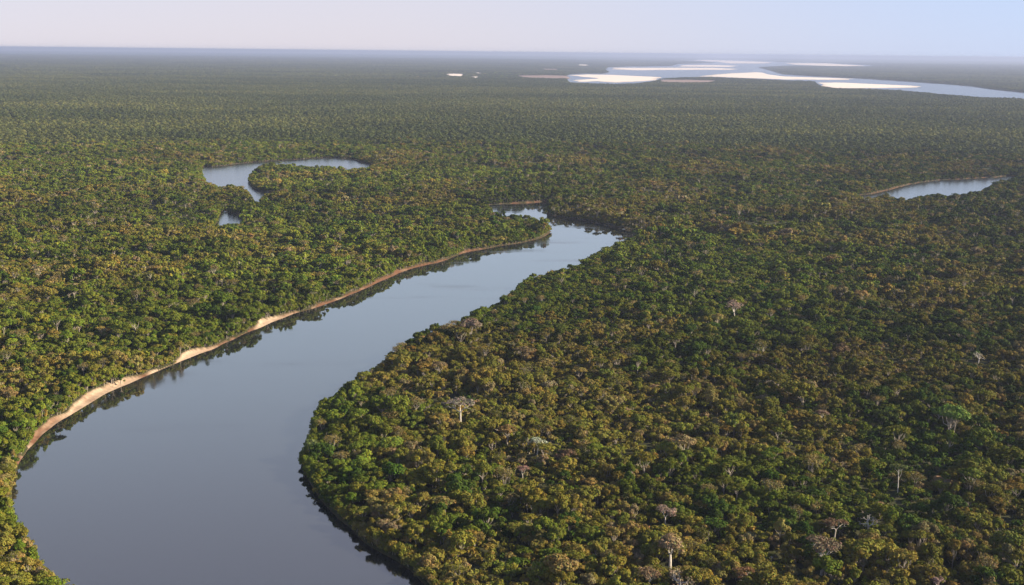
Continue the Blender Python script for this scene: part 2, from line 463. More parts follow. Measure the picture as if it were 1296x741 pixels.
faces = np.stack([a, np.roll(a, -1, 1), np.roll(b, -1, 1), b], -1).reshape(-1, 4)[:, ::-1]
land = mesh_obj("ground", np.column_stack([P, gz]), faces, [M_land], smooth=True,
                attrs=[("shore", 'FLOAT_COLOR', 'POINT', np.column_stack([isbank, sandy, farc, np.ones(len(P))]))])
tag(land, kind='structure')

def disc(r, z, n=96):
    v = [(0, 0, z)] + [(r * cos(2 * pi * i / n), r * sin(2 * pi * i / n), z) for i in range(n)]
    return v, [(0, 1 + i, 1 + (i + 1) % n) for i in range(n)]
v, f = disc(60000, 0.0)
tag(mesh_obj("river_water", v, f, [M_water]), kind='structure')

# the lakes are lightly ruffled, the big far river more so
M_lake = M_water.copy(); M_lake.name = "lake_water"
lb = M_lake.node_tree.nodes["Principled BSDF"]
for l in list(M_lake.node_tree.links):
    if l.to_node == lb and l.to_socket.name == "Roughness": M_lake.node_tree.links.remove(l)
lb.inputs["Roughness"].default_value = .20
for nm_, k_ in (("oxbow_lake_water", 1), ("pond_water", 2), ("lake_water", 3)):
    po = WATERS[k_][0]; lo = po.min(0) - 8; hi = po.max(0) + 8
    tag(mesh_obj(nm_, [(lo[0], lo[1], .05), (hi[0], lo[1], .05), (hi[0], hi[1], .05), (lo[0], hi[1], .05)], [(0, 1, 2, 3)], [M_lake]), kind='structure')
# the big far river is ruffled by the wind
M_ruf, nt, bs = newmat("ruffled_water")
bs.inputs["Base Color"].default_value = (.05, .065, .095, 1)
bs.inputs["Roughness"].default_value = .26
bs.inputs["IOR"].default_value = 1.4
v = []
for rr0 in (5500.0, 59000.0):
    v += [(rr0 * sin(a0), rr0 * cos(a0), .4) for a0 in np.radians(np.linspace(-30, 75, 60))]
f = [(i, 60 + i, 61 + i, i + 1) for i in range(59)]
tag(mesh_obj("far_river_water", v, f, [M_ruf]), kind='structure')

for k, poly, lab in SANDP:
    n = len(poly)
    # a low mound of sand: outline at the water, a higher shelf inside
    cen = poly.mean(0)
    zb = 2.0 if k == 'sand_patch' else .0
    vv = []; ff = []
    for q_, (sh_, zz_) in enumerate(((0, -.6), (.05, .9), (.16, 1.7), (.35, 2.4), (.7, 2.7))):
        rg = poly + (cen - poly) * sh_
        jz = (fbm(rg[:, 0], rg[:, 1], 200, 3, 2) - .5) * (.9 if q_ else 0)
        vv += [(p[0], p[1], zb + zz_ + j) for p, j in zip(rg, jz)]
        if q_: ff += [((q_ - 1) * n + i, (q_ - 1) * n + (i + 1) % n, q_ * n + (i + 1) % n, q_ * n + i) for i in range(n)]
    ff.append(tuple(range(4 * n, 5 * n)))
    o = mesh_obj(k, vv, ff, [M_red if 'reddish' in lab else M_sand])
    tag(o, lab, 'sand bar' if k == 'sand_bar' else 'sand patch', 'sand bars in the far river' if k == 'sand_bar' else 'bare patches in the far forest', 'structure')

# ------------------------------------------------------------------ tree shapes
def quads(cent, nrm, size, r):
    """one leaf clump face at every centre"""
    n = len(cent)
    nrm = nrm / (np.linalg.norm(nrm, axis=1)[:, None] + 1e-9)
    h = r.normal(size=(n, 3))
    u = np.cross(nrm, h); u /= np.linalg.norm(u, axis=1)[:, None] + 1e-9
    w = np.cross(nrm, u)
    s = np.broadcast_to(size, (n,))[:, None] * .5
    k = r.uniform(.55, 1.0, (n, 1))
    u = u * s; w = w * s * k
    V = np.stack([cent - u * .9 - w * .5, cent + u * .2 - w, cent + u + w * .4, cent - u * .1 + w], 1).reshape(-1, 3)
    Fc = np.arange(4 * n).reshape(n, 4)
    return V, Fc

def tube(p0, p1, r0, r1, k=6):
    p0 = np.array(p0, float); p1 = np.array(p1, float)
    d = p1 - p0; d /= np.linalg.norm(d) + 1e-9
    h = np.array([0, 0, 1.0]) if abs(d[2]) < .9 else np.array([1.0, 0, 0])
    u = np.cross(d, h); u /= np.linalg.norm(u); w = np.cross(d, u)
    ang = np.arange(k) * 2 * pi / k
    ring = np.cos(ang)[:, None] * u + np.sin(ang)[:, None] * w
    V = np.concatenate([p0 + ring * r0, p1 + ring * r1])
    i = np.arange(k); j = (i + 1) % k
    return V, np.stack([i, j, k + j, k + i], 1)

class Acc:
    def __init__(s): s.V = []; s.F = []; s.L = []; s.n = 0
    def add(s, V, Fc, lv=(1, 1, 1)):
        s.V.append(V); s.F.append(Fc + s.n); s.n += len(V)
        lv = np.broadcast_to(np.asarray(lv, float), (len(Fc), 3))
        s.L.append(lv)
    def get(s): return np.concatenate(s.V), np.concatenate(s.F), np.concatenate(s.L)

def dome_points(n, r, low=-.35):
    v = r.normal(size=(n * 3, 3)); v /= np.linalg.norm(v, axis=1)[:, None]
    return v[v[:, 2] > low][:n]

def crown(r, R=5.0, zc=8.0, rz=2.6, lobes=9, nleaf=1300, size=.75, lobe=(.30, .46), sparse=0.0, flat=False, low=0):
    """leaf faces on a cluster of uneven lobes"""
    A = Acc()
    cs = []
    for i in range(lobes):
        if i == 0: d = np.array([0, 0, .75])
        else:
            ang = i * 2.399 + r.uniform(-.5, .5); rr = math.sqrt((i + .3) / lobes) * r.uniform(.55, .85)
            hgt = (1 - rr ** 2) * .7 + r.uniform(-.25, .25)
            if flat: hgt = .25 + r.uniform(-.12, .12)
            if low and i % 3 == 2: hgt -= low + .25; rr *= 1.08
            d = np.array([cos(ang) * rr, sin(ang) * rr, hgt])
        lr = R * r.uniform(*lobe)
        cs.append((d * np.array([R, R, rz]) + (0, 0, zc), lr))
    tot = sum(l ** 2 for _, l in cs)
    for c, lr in cs:
        n = max(6, int(nleaf * lr ** 2 / tot))
        dv = dome_points(n, r, -.6 if not flat else -.3)
        n = len(dv)
        sub = r.normal(size=(7, 3)); sub /= np.linalg.norm(sub, axis=1)[:, None]
        bump = (np.clip((dv @ sub.T).max(1), 0, 1) ** 6)
        rad_ = lr * (.72 + .34 * bump + r.uniform(-.12, .10, n))
        sq = np.array([1, 1, .78 if not flat else .5])
        cent = c + dv * rad_[:, None] * sq
        nrm = dv + r.normal(size=(n, 3)) * .45 + np.array([0, 0, .25])
        V, Fc = quads(cent, nrm, size * r.uniform(.6, 1.25, n), r)
        g = 1 + r.normal() * .10
        lv = np.column_stack([g * (1 + r.normal(size=n) * .10) * (1 + r.normal() * .05), g * (1 + r.normal(size=n) * .09), g * (1 + r.normal(size=n) * .10)])
        A.add(V, Fc, np.clip(lv, .5, 1.6))
    return A, cs

def limbs(r, cs, h0, rad0, spread=.6, twig=0, k=5, pale=False):
    """trunk and limbs reaching every lobe"""
    A = Acc()
    lean = r.uniform(-.5, .5, 2)
    top = np.array([lean[0], lean[1], h0])
    pts = [np.array([0, 0, -.6]), np.array([lean[0] * .3, lean[1] * .3, h0 * .5]), top]
    A.add(*tube(pts[0], pts[1], rad0 * 1.25, rad0, 7)); A.add(*tube(pts[1], pts[2], rad0, rad0 * .8, 7))
    for ci_, (c, lr) in enumerate(cs):
        c = np.asarray(c) + np.array([0, 0, lr * .1])
        if ci_ % 3 == 2 and not twig: continue
        st = top - np.array([0, 0, (r.uniform(0, .42) if ci_ % 2 else 0) * h0])
        mid = st + (c - st) * r.uniform(.4, .6) + np.array([0, 0, r.uniform(-.30, -.05) * np.linalg.norm(c[:2] - top[:2])]) + r.normal(size=3) * .45
        A.add(*tube(st, mid, rad0 * r.uniform(.35, .6), rad0 * .30, k))
        A.add(*tube(mid, c, rad0 * .32, rad0 * .14, k))
        for _ in range(twig):
            dv = r.normal(size=3); dv[2] = abs(dv[2]) * .7; dv /= np.linalg.norm(dv)
            s0 = mid + (c - mid) * r.uniform(.3, 1)
            e = s0 + dv * lr * r.uniform(.7, 1.25)
            A.add(*tube(s0, e, rad0 * .13, rad0 * .04, 3))
            for _ in range(2):
                dv2 = dv + r.normal(size=3) * .6; dv2 /= np.linalg.norm(dv2)
                s1 = s0 + (e - s0) * r.uniform(.4, .9)
                A.add(*tube(s1, s1 + dv2 * lr * r.uniform(.35, .7), rad0 * .07, rad0 * .03, 3))
    return A

def branchy(r, h0, reach, rad0, spread=(28, 58), kids=(3, 4), levels=3, up=.35, k=6, bend=.25):
    """a trunk that forks again and again; returns the wood and the tips"""
    A = Acc(); tips = []
    lean = r.uniform(-.6, .6, 2)
    b0 = np.array([0, 0, -.6]); m = np.array([lean[0] * .2, lean[1] * .6, h0 * .5]); t0 = np.array([lean[0], lean[1], h0])
    A.add(*tube(b0, m, rad0 * 1.2, rad0, 7)); A.add(*tube(m, t0, rad0, rad0 * .85, 7))
    def go_(p, d, L, rad, lev):
        n = r.integers(kids[0], kids[1] + 1); a0 = r.uniform(0, 6.28)
        h = np.array([0, 0, 1.0]) if abs(d[2]) < .9 else np.array([1.0, 0, 0])
        u = np.cross(d, h); u /= np.linalg.norm(u); w = np.cross(d, u)
        for i in range(n):
            a = a0 + i * 6.283 / n + r.uniform(-.5, .5); sp = radians(r.uniform(*spread))
            e = d * cos(sp) + (u * cos(a) + w * sin(a)) * sin(sp) + np.array([0, 0, up * r.uniform(.3, 1)])
            e /= np.linalg.norm(e)
            l = L * r.uniform(.65, 1.15)
            q0 = p - d * r.uniform(0, .25) * L
            e2 = e + r.normal(size=3) * bend + np.array([0, 0, .1]); e2 /= np.linalg.norm(e2)
            mid = q0 + e * l * .5; end = mid + e2 * l * .5
            kk = max(3, k - lev)
            A.add(*tube(q0, mid, rad * .72, rad * .55, kk)); A.add(*tube(mid, end, rad * .55, rad * .40, kk))
            if lev + 1 < levels: go_(end, e2, L * .66, rad * .48, lev + 1)
            else: tips.append(end)
    go_(t0, np.array([0, 0, 1.0]), reach * .5, rad0, 0)
    return A, np.array(tips)

def tip_crown(r, tips, nleaf, size, lr=(.8, 1.5), sq=.7):
    """ragged leaf tufts at the branch tips"""
    A = Acc()
    per = max(4, nleaf // len(tips))
    for c in tips:
        dv = dome_points(per, r, -.4); n = len(dv)
        cent = c + dv * r.uniform(.5, 1.0, (n, 1)) * r.uniform(*lr) * np.array([1, 1, sq])
        V, Fc = quads(cent, dv + r.normal(size=(n, 3)) * .5 + (0, 0, .3), size * r.uniform(.6, 1.25, n), r)
        g = 1 + r.normal() * .10
        A.add(V, Fc, np.clip(np.column_stack([g * (1 + r.normal(size=n) * .1) for _ in range(3)]), .5, 1.6))
    return A

def make_parts(kind, r, detail):
    """detail 1 = near, .25 = middle distance. Returns (crown Acc, wood Acc, bark material)"""
    n = detail; sz = {1: 1.0}.get(detail, 1.75)
    if kind == 'round':
        A, cs = crown(r, 4.6 * r.uniform(.92, 1.08), 7.0, 3.2, r.integers(9, 14), int(1900 * n), .70 * sz, (.26, .44), low=.5)
        W = limbs(r, cs, 4.2, .18)
    elif kind == 'lumpy':
        A, cs = crown(r, 5.6, 6.8, 3.0, r.integers(13, 18), int(2400 * n), .72 * sz, (.20, .36), low=.45)
        W = limbs(r, cs, 4.6, .26)
    elif kind == 'umbrella':
        A, cs = crown(r, 5.6, 10.2, 1.7, 11, int(1250 * n), .66 * sz, (.24, .36), flat=True)
        W = limbs(r, cs, 6.5, .24)
    elif kind == 'tall':
        A, cs = crown(r, 3.2, 7.4, 4.6, 11, int(1500 * n), .66 * sz, (.32, .50), low=.7)
        W = limbs(r, cs, 5.5, .18)
    elif kind == 'thin':                      # half bare, twiggy
        A, cs = crown(r, 4.8, 8.4, 2.6, 9, int(620 * n), .50 * sz, (.28, .42))
        W = limbs(r, cs, 5.5, .20, twig=6 if n == 1 else 2)
    elif kind == 'bush':
        A, cs = crown(r, 3.0, 1.9, 1.8, 6, int(650 * n), .62 * sz, (.40, .58))
        W = limbs(r, cs, 1.2, .10)
    return A, W

KINDS = ['round', 'round', 'round', 'lumpy', 'lumpy', 'umbrella', 'tall', 'tall', 'thin', 'thin', 'bush', 'bush']
NP = len(KINDS)
proto_col = bpy.data.collections.new("forest_shapes")      # never linked to the scene: only the instancer reads it
PARTS = []
pr = np.random.default_rng(21)
order = []
def proto(name, A, W):
    V, Fc, L = A.get()
    mi = np.zeros(len(Fc), int)
    if W is not None:
        V2, F2, L2 = W.get()
        mi = np.concatenate([mi, np.ones(len(F2), int)])
        Fc = np.concatenate([Fc, F2 + len(V)]); V = np.concatenate([V, V2]); L = np.concatenate([L, L2])
    o = mesh_obj(name, V, Fc, [M_leaf, M_bark], mat_idx=mi, link=False,
                 attrs=[("lv", 'FLOAT_COLOR', 'FACE', np.column_stack([L, np.ones(len(L))]))])
    proto_col.objects.link(o); order.append(o)
for det in (1, .25):
    for i, kd in enumerate(KINDS):
        A, W = make_parts(kd, pr, det)
        if det == 1: PARTS.append((kd, A, W))
        proto("tree_shape_%03d" % len(order), A, W)

# tiles of far canopy: many whole trees each, used beyond 2.6 km
TILE = 110.0
NT = 5
def tile(r, side, spacing, scale, nl):
    A = Acc()
    n = int(side / spacing)
    for i in range(n):
        for j in range(n):
            x = (i + .5 + r.uniform(-.45, .45)) * spacing - side / 2
            y = (j + .5 + r.uniform(-.45, .45)) * spacing - side / 2
            if r.uniform() < .14: continue
            s = scale * np.clip(r.lognormal(.04, .32), .55, 2.0)
            R = 4.7 * s; zt = scale * (3.8 + 5.0 * r.uniform() + (s / scale - 1) * 4)
            k = nl
            dv = dome_points(k, r, -.2); k = len(dv)
            sub = r.normal(size=(5, 3)); sub /= np.linalg.norm(sub, axis=1)[:, None]
            bump = np.clip((dv @ sub.T).max(1), 0, 1) ** 5
            cent = np.array([x, y, zt]) + dv * np.array([R, R, R * .72]) * (.70 + .36 * bump + r.uniform(-.1, .1, k))[:, None]
            V, Fc = quads(cent, dv + r.normal(size=(k, 3)) * .22 + (0, 0, .1), 1.9 * s * r.uniform(.7, 1.2, k), r)
            u = r.uniform()
            if u < .10: c = np.array([1.4, 1.25, 1.35])
            elif u < .3: c = np.array([1.18, 1.12, 1.0])
            elif u < .5: c = np.array([.72, .82, .85])
            else: c = np.array([1, 1, 1]) * r.uniform(.85, 1.15)
            A.add(V, Fc, np.clip(c * (1 + r.normal(size=(k, 1)) * .08), .4, 2))
    return A
for i in range(NT): proto("tree_shape_%03d" % len(order), tile(pr, TILE, 7.9, 1.0, 74), None)
FARTILE = 420.0
for i in range(3): proto("tree_shape_%03d" % len(order), tile(pr, FARTILE, 21.0, 2.3, 24), None)

# ------------------------------------------------------------------ colours of the forest
PAL = np.array([
    [.036, .060, .010],    # 0 deep green
    [.072, .092, .014],    # 1 mid green
    [.094, .114, .018],    # 2 bright yellowish green
    [.108, .108, .022],    # 3 olive
    [.135, .113, .030],    # 4 golden brown
    [.150, .122, .052],    # 5 dry tan
    [.158, .130, .085],    # 6 greyish pink
])
PAL *= np.array([1.03, 1.01, .76])
PNAME = ['dark green', 'mid green', 'bright green', 'olive', 'golden brown', 'dry tan', 'greyish pink']
def tree_tint(P, r):
    """colour class of every tree: green or brown quarters of the forest, each a mixture"""
    n = len(P)
    d = np.linalg.norm(P, axis=1)
    left = np.clip((-P[:, 0] - (P[:, 1] - 600) * -.10 - 60) / 220, 0, 1)      # greener left bank; also drives the front-lit brightening of the tint
    brown = fbm(P[:, 0], P[:, 1], 130, 4, 77) + .18 * (fbm(P[:, 0], P[:, 1], 22, 2, 78) - .5) - .10 * left
    px, py, _ = proj(np.column_stack([P, np.full(n, 8.0)]))
    brown += .16 * np.exp(-(((P[:, 0] - 75) / 150) ** 2 + ((P[:, 1] - 800) / 260) ** 2)) * (P[:, 0] > -80)
    u = .5 * r.uniform(size=n) + .5 * np.clip((fbm(P[:, 0], P[:, 1], 17, 2, 205) - .5) * 1.9 + .5, 0, 1)   # kinds keep together
    pb = np.clip((brown - .38) / .30, .10, .88)
    g = .45 * r.uniform(size=n) + .55 * np.clip((fbm(P[:, 0], P[:, 1], 21, 2, 207) - .5) * 2 + .5, 0, 1)
    green = np.where(g < .34, 0, np.where(g < .80, 1, 2))
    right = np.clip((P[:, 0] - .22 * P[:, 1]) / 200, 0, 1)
    green = np.where((right > .3) & (r.uniform(size=n) < .35), 0, green)  # more deep green at right, imitating its duller light
    b_ = r.uniform(size=n)
    bro = np.where(b_ < .58, 3, np.where(b_ < .84, 4, np.where(b_ < .95, 5, 6)))
    green = np.where((left > .5) & (r.uniform(size=n) < .25), 2, green)  # more bright green at left, imitating front light
    cls = np.where(u < pb, bro, green)
    c = PAL[cls] * (1 + r.normal(size=(n, 3)) * .055) * r.uniform(.8, 1.22, (n, 1))
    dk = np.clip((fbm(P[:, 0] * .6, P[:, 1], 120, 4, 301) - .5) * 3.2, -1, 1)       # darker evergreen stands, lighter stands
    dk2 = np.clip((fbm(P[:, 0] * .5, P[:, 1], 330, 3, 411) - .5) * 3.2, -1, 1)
    c = c * (1 + .22 * dk + .20 * dk2)[:, None] * (1 - .16 * right + .20 * left)[:, None]  # sun effect painted into the tint: left foliage brightened, right darkened
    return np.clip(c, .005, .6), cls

# ------------------------------------------------------------------ where trees stand
SP = 5.2
def scatter(dmin, dmax, halfang, sp, r):
    xs = np.arange(-dmax * sin(halfang), dmax * sin(halfang), sp)
    ys = np.arange(dmin * cos(halfang), dmax, sp)
    X, Y = np.meshgrid(xs, ys)
    Q = np.column_stack([X.ravel(), Y.ravel()])
    Q += r.uniform(-.48, .48, Q.shape) * sp
    d = np.linalg.norm(Q, axis=1); a_ = np.arctan2(np.abs(Q[:, 0]), Q[:, 1])
    return Q[(d > dmin) & (d < dmax) & (a_ < halfang)]

NEAR_END = 3200.0
TOPS = np.array([p_[1].get()[0][:, 2].max() for p_ in PARTS])
def limit_height(k, z, sd_, bw_, P_=None):
    """tree tops stay under about 10 m at the water and 15 m inland"""
    t = TOPS[np.asarray(k) % NP]
    edge_ = 8.2
    if P_ is not None:
        nearby = np.linalg.norm(P_, axis=1) < 2150
        edge_ = np.where(nearby, 7.0 + 9.0 * np.clip(fbm(P_[:, 0], P_[:, 1], 14, 2, 83) - .15, 0, 1), 8.2)
        edge_ = np.where(nearby & (bw_ > 1.3), 13.0, edge_); z = np.where(nearby & (bw_ > 1.3) & (sd_ < 25), z * 1.2, z)
        bend = (P_[:, 0] > 40) & (P_[:, 0] < 290) & (P_[:, 1] > 1560) & (P_[:, 1] < 2100)
        bend |= (P_[:, 0] > -90) & (P_[:, 0] < 170) & (P_[:, 1] > 2110) & (P_[:, 1] < 2650)
        edge_ = np.where(bend, 16.5, edge_); z = np.where(bend & (sd_ < 30), z * 1.7, z)
    cap = edge_ + np.clip((sd_ - bw_ - 2) / 25, 0, 1) * 7.5
    h = t * z * .80
    return np.where(h > cap, cap + (h - cap) * .18, h) / t
HALF = radians(28.5)
r = np.random.default_rng(5)
Q = scatter(380, NEAR_END, HALF, SP, r)
sdq, bwq, _ = shore(Q)
Q = Q[sdq > np.maximum(bwq * np.clip(4.2 * fbm(Q[:, 0], Q[:, 1], 16, 2, 55) - 1.2, .1, 1.25) + 1.0, 1.2)]
sdq, bwq, _ = shore(Q)
keep = ~(((fbm(Q[:, 0], Q[:, 1], 26, 3, 41) > .64) | (r.uniform(size=len(Q)) < .13)) & (sdq > 10))          # gaps
Q = Q[keep]; sdq = sdq[keep]; bwq = bwq[keep]
n = len(Q)
u = r.uniform(size=n)
kidx = np.select([u < .34, u < .60, u < .70, u < .88, u < .94], [r.integers(0, 3, n), r.integers(3, 5, n), np.full(n, 5), r.integers(6, 8, n), r.integers(8, 10, n)], r.integers(10, 12, n))
scl = np.clip(r.lognormal(-.19, .31, n), .42, 1.8) * (.86 + .3 * fbm(Q[:, 0], Q[:, 1], 60, 3, 13))
scl *= np.where(sdq < bwq + 5, .82, 1.0)
hz = scl * r.uniform(.82, 1.12, n) * (.40 + 1.20 * fbm(Q[:, 0], Q[:, 1], 32, 3, 19))
low = (fbm(Q[:, 0], Q[:, 1], 70, 4, 23) < .40) & (sdq > 6)                # patches of low scrub
lowm = low & (r.uniform(size=n) < .75)
kidx = np.where(lowm, r.integers(10, 12, n), kidx)
hz = np.where(low, hz * .72, hz)
emer = (r.uniform(size=n) < .035) & (sdq > 8) & (kidx < 8)
scl = np.where(emer, scl * 1.3, scl); hz = np.where(emer, hz * 1.38, hz)
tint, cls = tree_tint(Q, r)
hz = limit_height(kidx, hz, sdq, bwq, Q)
cls = np.where((kidx >= 8) & (kidx <= 9) & (cls < 3), 5, cls)
tint = np.where(((kidx >= 8) & (kidx <= 9))[:, None], np.clip(PAL[np.where(cls < 3, 5, cls)] * r.uniform(.8, 1.15, (n, 1)), 0, 1), tint)

# bushes that fill the front of the forest along the water
edge = []
for poly, aw in WATERS[:4]:
    B = np.roll(poly, -1, 0)
    for p, q, w in zip(poly, B, aw):
        L = np.linalg.norm(q - p)
        if L > 400 or np.linalg.norm(p) > 3500: continue
        nn = np.array([(q - p)[1], -(q - p)[0]]) / (L + 1e-9)
        for _ in range(max(1, int(L / 1.5))):
            t = r.uniform(); off = w[0] + r.uniform(.3, 3.5)
            c = p + (q - p) * t
            for s_ in (1, -1): edge.append(c + nn * off * s_)
edge = np.array(edge)
sde, bwe, _ = shore(edge)
bwe_ = bwe; sde_ok = (sde > bwe * np.clip(4.2 * fbm(edge[:, 0], edge[:, 1], 16, 2, 55) - 1.3, .1, 1.2) + .2) & (sde < bwe + 6)
bwe_ = bwe[sde_ok]
edge = edge[(sde > bwe * np.clip(4.2 * fbm(edge[:, 0], edge[:, 1], 16, 2, 55) - 1.3, .1, 1.2) + .2) & (sde < bwe + 6)]
a_ = np.arctan2(np.abs(edge[:, 0]), edge[:, 1])
edge = edge[(a_ < HALF)]; bwe_ = bwe_[(a_ < HALF)]
ne = len(edge)
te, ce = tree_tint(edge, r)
# undergrowth that closes the forest floor
U = scatter(400, 1700, HALF, 6.2, r)
su, bu, _ = shore(U)
U = U[su > bu + 1.5]
nu = len(U)
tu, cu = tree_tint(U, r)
print("near trees", n, nu, "edge bushes", ne)

P_all = np.concatenate([Q, edge, U])
ke = np.where((bwe_ > 1.3) & (r.uniform(size=ne) < .30), r.choice([0, 1, 6, 7], ne), r.integers(10, 12, ne))
I_all = np.concatenate([kidx, ke, r.integers(10, 12, nu) + NP])
s_u = r.uniform(.6, 1.3, nu)
s_e = np.where(ke < 10, r.uniform(.55, .85, ne), r.uniform(.6, 1.15, ne))
S_all = np.concatenate([scl, s_e, s_u]); Z_all = np.concatenate([hz, np.where(ke < 10, s_e * r.uniform(1.1, 1.5, ne), s_e * r.uniform(.9, 1.7, ne)), s_u * r.uniform(.7, 1.2, nu)])
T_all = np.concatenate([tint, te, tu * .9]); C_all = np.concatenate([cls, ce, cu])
R_all = r.uniform(0, 2 * pi, len(P_all))
sda, bwa, _ = shore(P_all)
G_all = land_height(sda, bwa, P_all) - .15
# low trees keep their round crowns: they stand lower instead of being squashed
TT = TOPS[I_all % NP]
Zs = S_all * r.uniform(.9, 1.12, len(S_all))
sink = np.clip(TT * Zs - TT * Z_all, 0, 4.0)
Z_all = np.where(sink > 0, Z_all + sink / TT, Z_all)
G_all = G_all - sink

# ------------------------------------------------------------------ landmark trees of the photograph
# photo x, y of the crown's middle, kind, crown width in px, colour, label
BROAD = 'broadleaf_tree'; UMB = 'umbrella_tree'; BARE = 'bare_tree'
LM = [
 (583, 507, 'umbP', 44, (.17, .15, .12), 'flat-topped grey umbrella tree with a white trunk, near the river in the right bank forest'),
 (680, 556, 'thinP', 30, (.30, .33, .24), 'slender whitish green tree with a bare white trunk near the centre of the forest'),
 (1101, 652, 'bare', 36, None, 'leafless bone white dead tree with forked branches at lower right'),
 (1042, 686, 'umbP', 54, (.15, .115, .075), 'wide brown umbrella tree with white fanned limbs showing, lower right'),
 (1057, 660, 'umbP', 32, (.15, .10, .06), 'small brown crown with one pale sideways limb just behind the wide brown umbrella tree'),
 (1138, 600, 'pole', 22, (.08, .10, .035), 'tall tree with a straight white pole-like trunk and a small green tuft of crown'),
 (849, 683, 'lumpP', 50, (.21, .155, .085), 'broad tan crown on a forked white trunk near the bottom edge'),
 (862, 722, 'bareL', 44, (.24, .18, .11), 'pale tan half-bare tree with many thin white limbs at the bottom edge'),
 (820, 722, 'thinP', 38, (.20, .14, .08), 'half-bare brown tree with white limbs at the bottom edge, left of the pale tan one'),
 (943, 722, 'umbP', 32, (.17, .10, .05), 'rust brown crown on a short white trunk near the bottom edge'),
 (1239, 447, 'bare', 18, None, 'small leafless pale pinkish dead tree standing alone towards the right edge'),
 (1205, 524, 'lump', 46, (.105, .16, .03), 'broad bright green crown standing out of dull forest near the right edge'),
 (595, 411, 'lump', 34, (.15, .12, .085), 'rounded grey-brown crown leaning out at the water edge of the right bank'),
 (843, 643, 'thinP', 34, (.24, .18, .14), 'pale greyish pink twiggy crown behind the broad tan crown'),
 (757, 457, 'lump', 20, (.21, .15, .03), 'small orange yellow crown in the middle of the right bank forest'),
 (1090, 373, 'lump', 22, (.20, .135, .05), 'small orange tan crown in the distant right hand forest'),
 (994, 369, 'lump', 18, (.14, .18, .025), 'small round yellow-green crown in the right hand forest'),
 (931, 384, 'thinP', 30, (.24, .18, .14), 'pale pinkish tan crown left of the small round yellow-green crown'),
 (908, 402, 'lump', 22, (.18, .16, .05), 'rounded yellowish olive crown below the pale pinkish tan crown'),
 (1186, 733, 'thinP', 26, (.22, .155, .14), 'mauve grey twiggy crown touching the bottom edge at lower right'),
 (975, 703, 'bare', 16, None, 'small leafless forked pale snag near the rust brown crown'),
 (1171, 670, 'lump', 34, (.12, .105, .045), 'rounded olive brown crown right of the bone white dead tree'),
 (662, 591, 'thinP', 26, (.24, .15, .12), 'low pinkish twiggy crown below the slender whitish green tree'),
 (716, 575, 'lump', 30, (.10, .066, .038), 'dull reddish brown crown over a dark gap near the centre of the forest'),
 (1245, 545, 'thinP', 24, (.17, .13, .10), 'grey-brown twiggy crown below and right of the broad bright green crown'),
 (395, 562, 'lump', 22, (.12, .15, .05), 'pale green crown bulging over the river at the tip of the right bank'),
 (480, 645, 'lump', 26, (.17, .15, .05), 'yellowish olive crown above the shaded edge of the right bank'),
 (642, 544, 'lump', 30, (.165, .112, .040), 'rusty golden crown left of the slender whitish green tree'),
 (1188, 520, 'lump', 22, (.075, .12, .022), 'smaller bright green crown against the left side of the broad bright green one'),
 (1040, 520, 'thinP', 24, (.20, .14, .09), 'pale tan twiggy crown in the middle of the dull right hand forest'),
]
made = []
lr_ = np.random.default_rng(99)
def lm_parts(kd, r):
    if kd == 'umbP':
        W, tp = branchy(r, 5.2, 5.4, .26, (38, 66), (3, 4), 3, .25)
        tp[:, 2] = 8.6 + (tp[:, 2] - tp[:, 2].mean()) * .45
        return tip_crown(r, tp, 1500, .5, (.8, 1.4), .45), W, M_pale, UMB
    if kd == 'thinP':
        W, tp = branchy(r, 5.0, 5.2, .22, (25, 55), (3, 4), 3, .4)
        return tip_crown(r, tp, 1300, .46, (.7, 1.3), .9), W, M_pale, BROAD
    if kd == 'lumpP':
        W, tp = branchy(r, 4.6, 5.6, .34, (28, 58), (3, 4), 3, .3)
        return tip_crown(r, tp, 2300, .55, (.9, 1.6), .8), W, M_pale, BROAD
    if kd == 'lump':
        A, cs = crown(r, 5.0, 8.0, 3.0, 14, 2000, .66, (.24, .38))
        return A, limbs(r, cs, 5.0, .26), M_bark, BROAD
    if kd == 'pole':
        A, cs = crown(r, 5.0, 15.0, 2.4, 8, 900, .6, (.30, .42))
        return A, limbs(r, cs, 13.5, .25), M_pale, BROAD
    if kd in ('bare', 'bareL'):
        W, tp = branchy(r, 4.4, 5.4, .34, (24, 60), (3, 4), 4, .22, bend=.4)
        return (tip_crown(r, tp[::2], 420, .42, (.5, .9), .8) if kd == 'bareL' else None), W, M_pale, BARE
def place_tree(name, A_me, W_me, loc, rz, sc_, tintc, label, group):
    root = bpy.data.objects.new(name, None)
    root.empty_display_size = .5
    C.objects.link(root)
    root.location = loc; root.rotation_euler = (0, 0, rz); root.scale = sc_
    tag(root, label, 'tree', group)
    if A_me is not None:
        c = bpy.data.objects.new("crown", A_me); C.objects.link(c); c.parent = root
        c["tint"] = [float(t) for t in tintc]
    if W_me is not None:
        t = bpy.data.objects.new("trunk", W_me); C.objects.link(t); t.parent = root
    return root
def acc_mesh(nm, A, mat):
    V, Fc, L = A.get()
    o = mesh_obj(nm, V, Fc, [mat], link=False, attrs=[("lv", 'FLOAT_COLOR', 'FACE', np.column_stack([L, np.ones(len(L))]))])
    me = o.data; bpy.data.objects.remove(o)
    return me
LMPOS = []
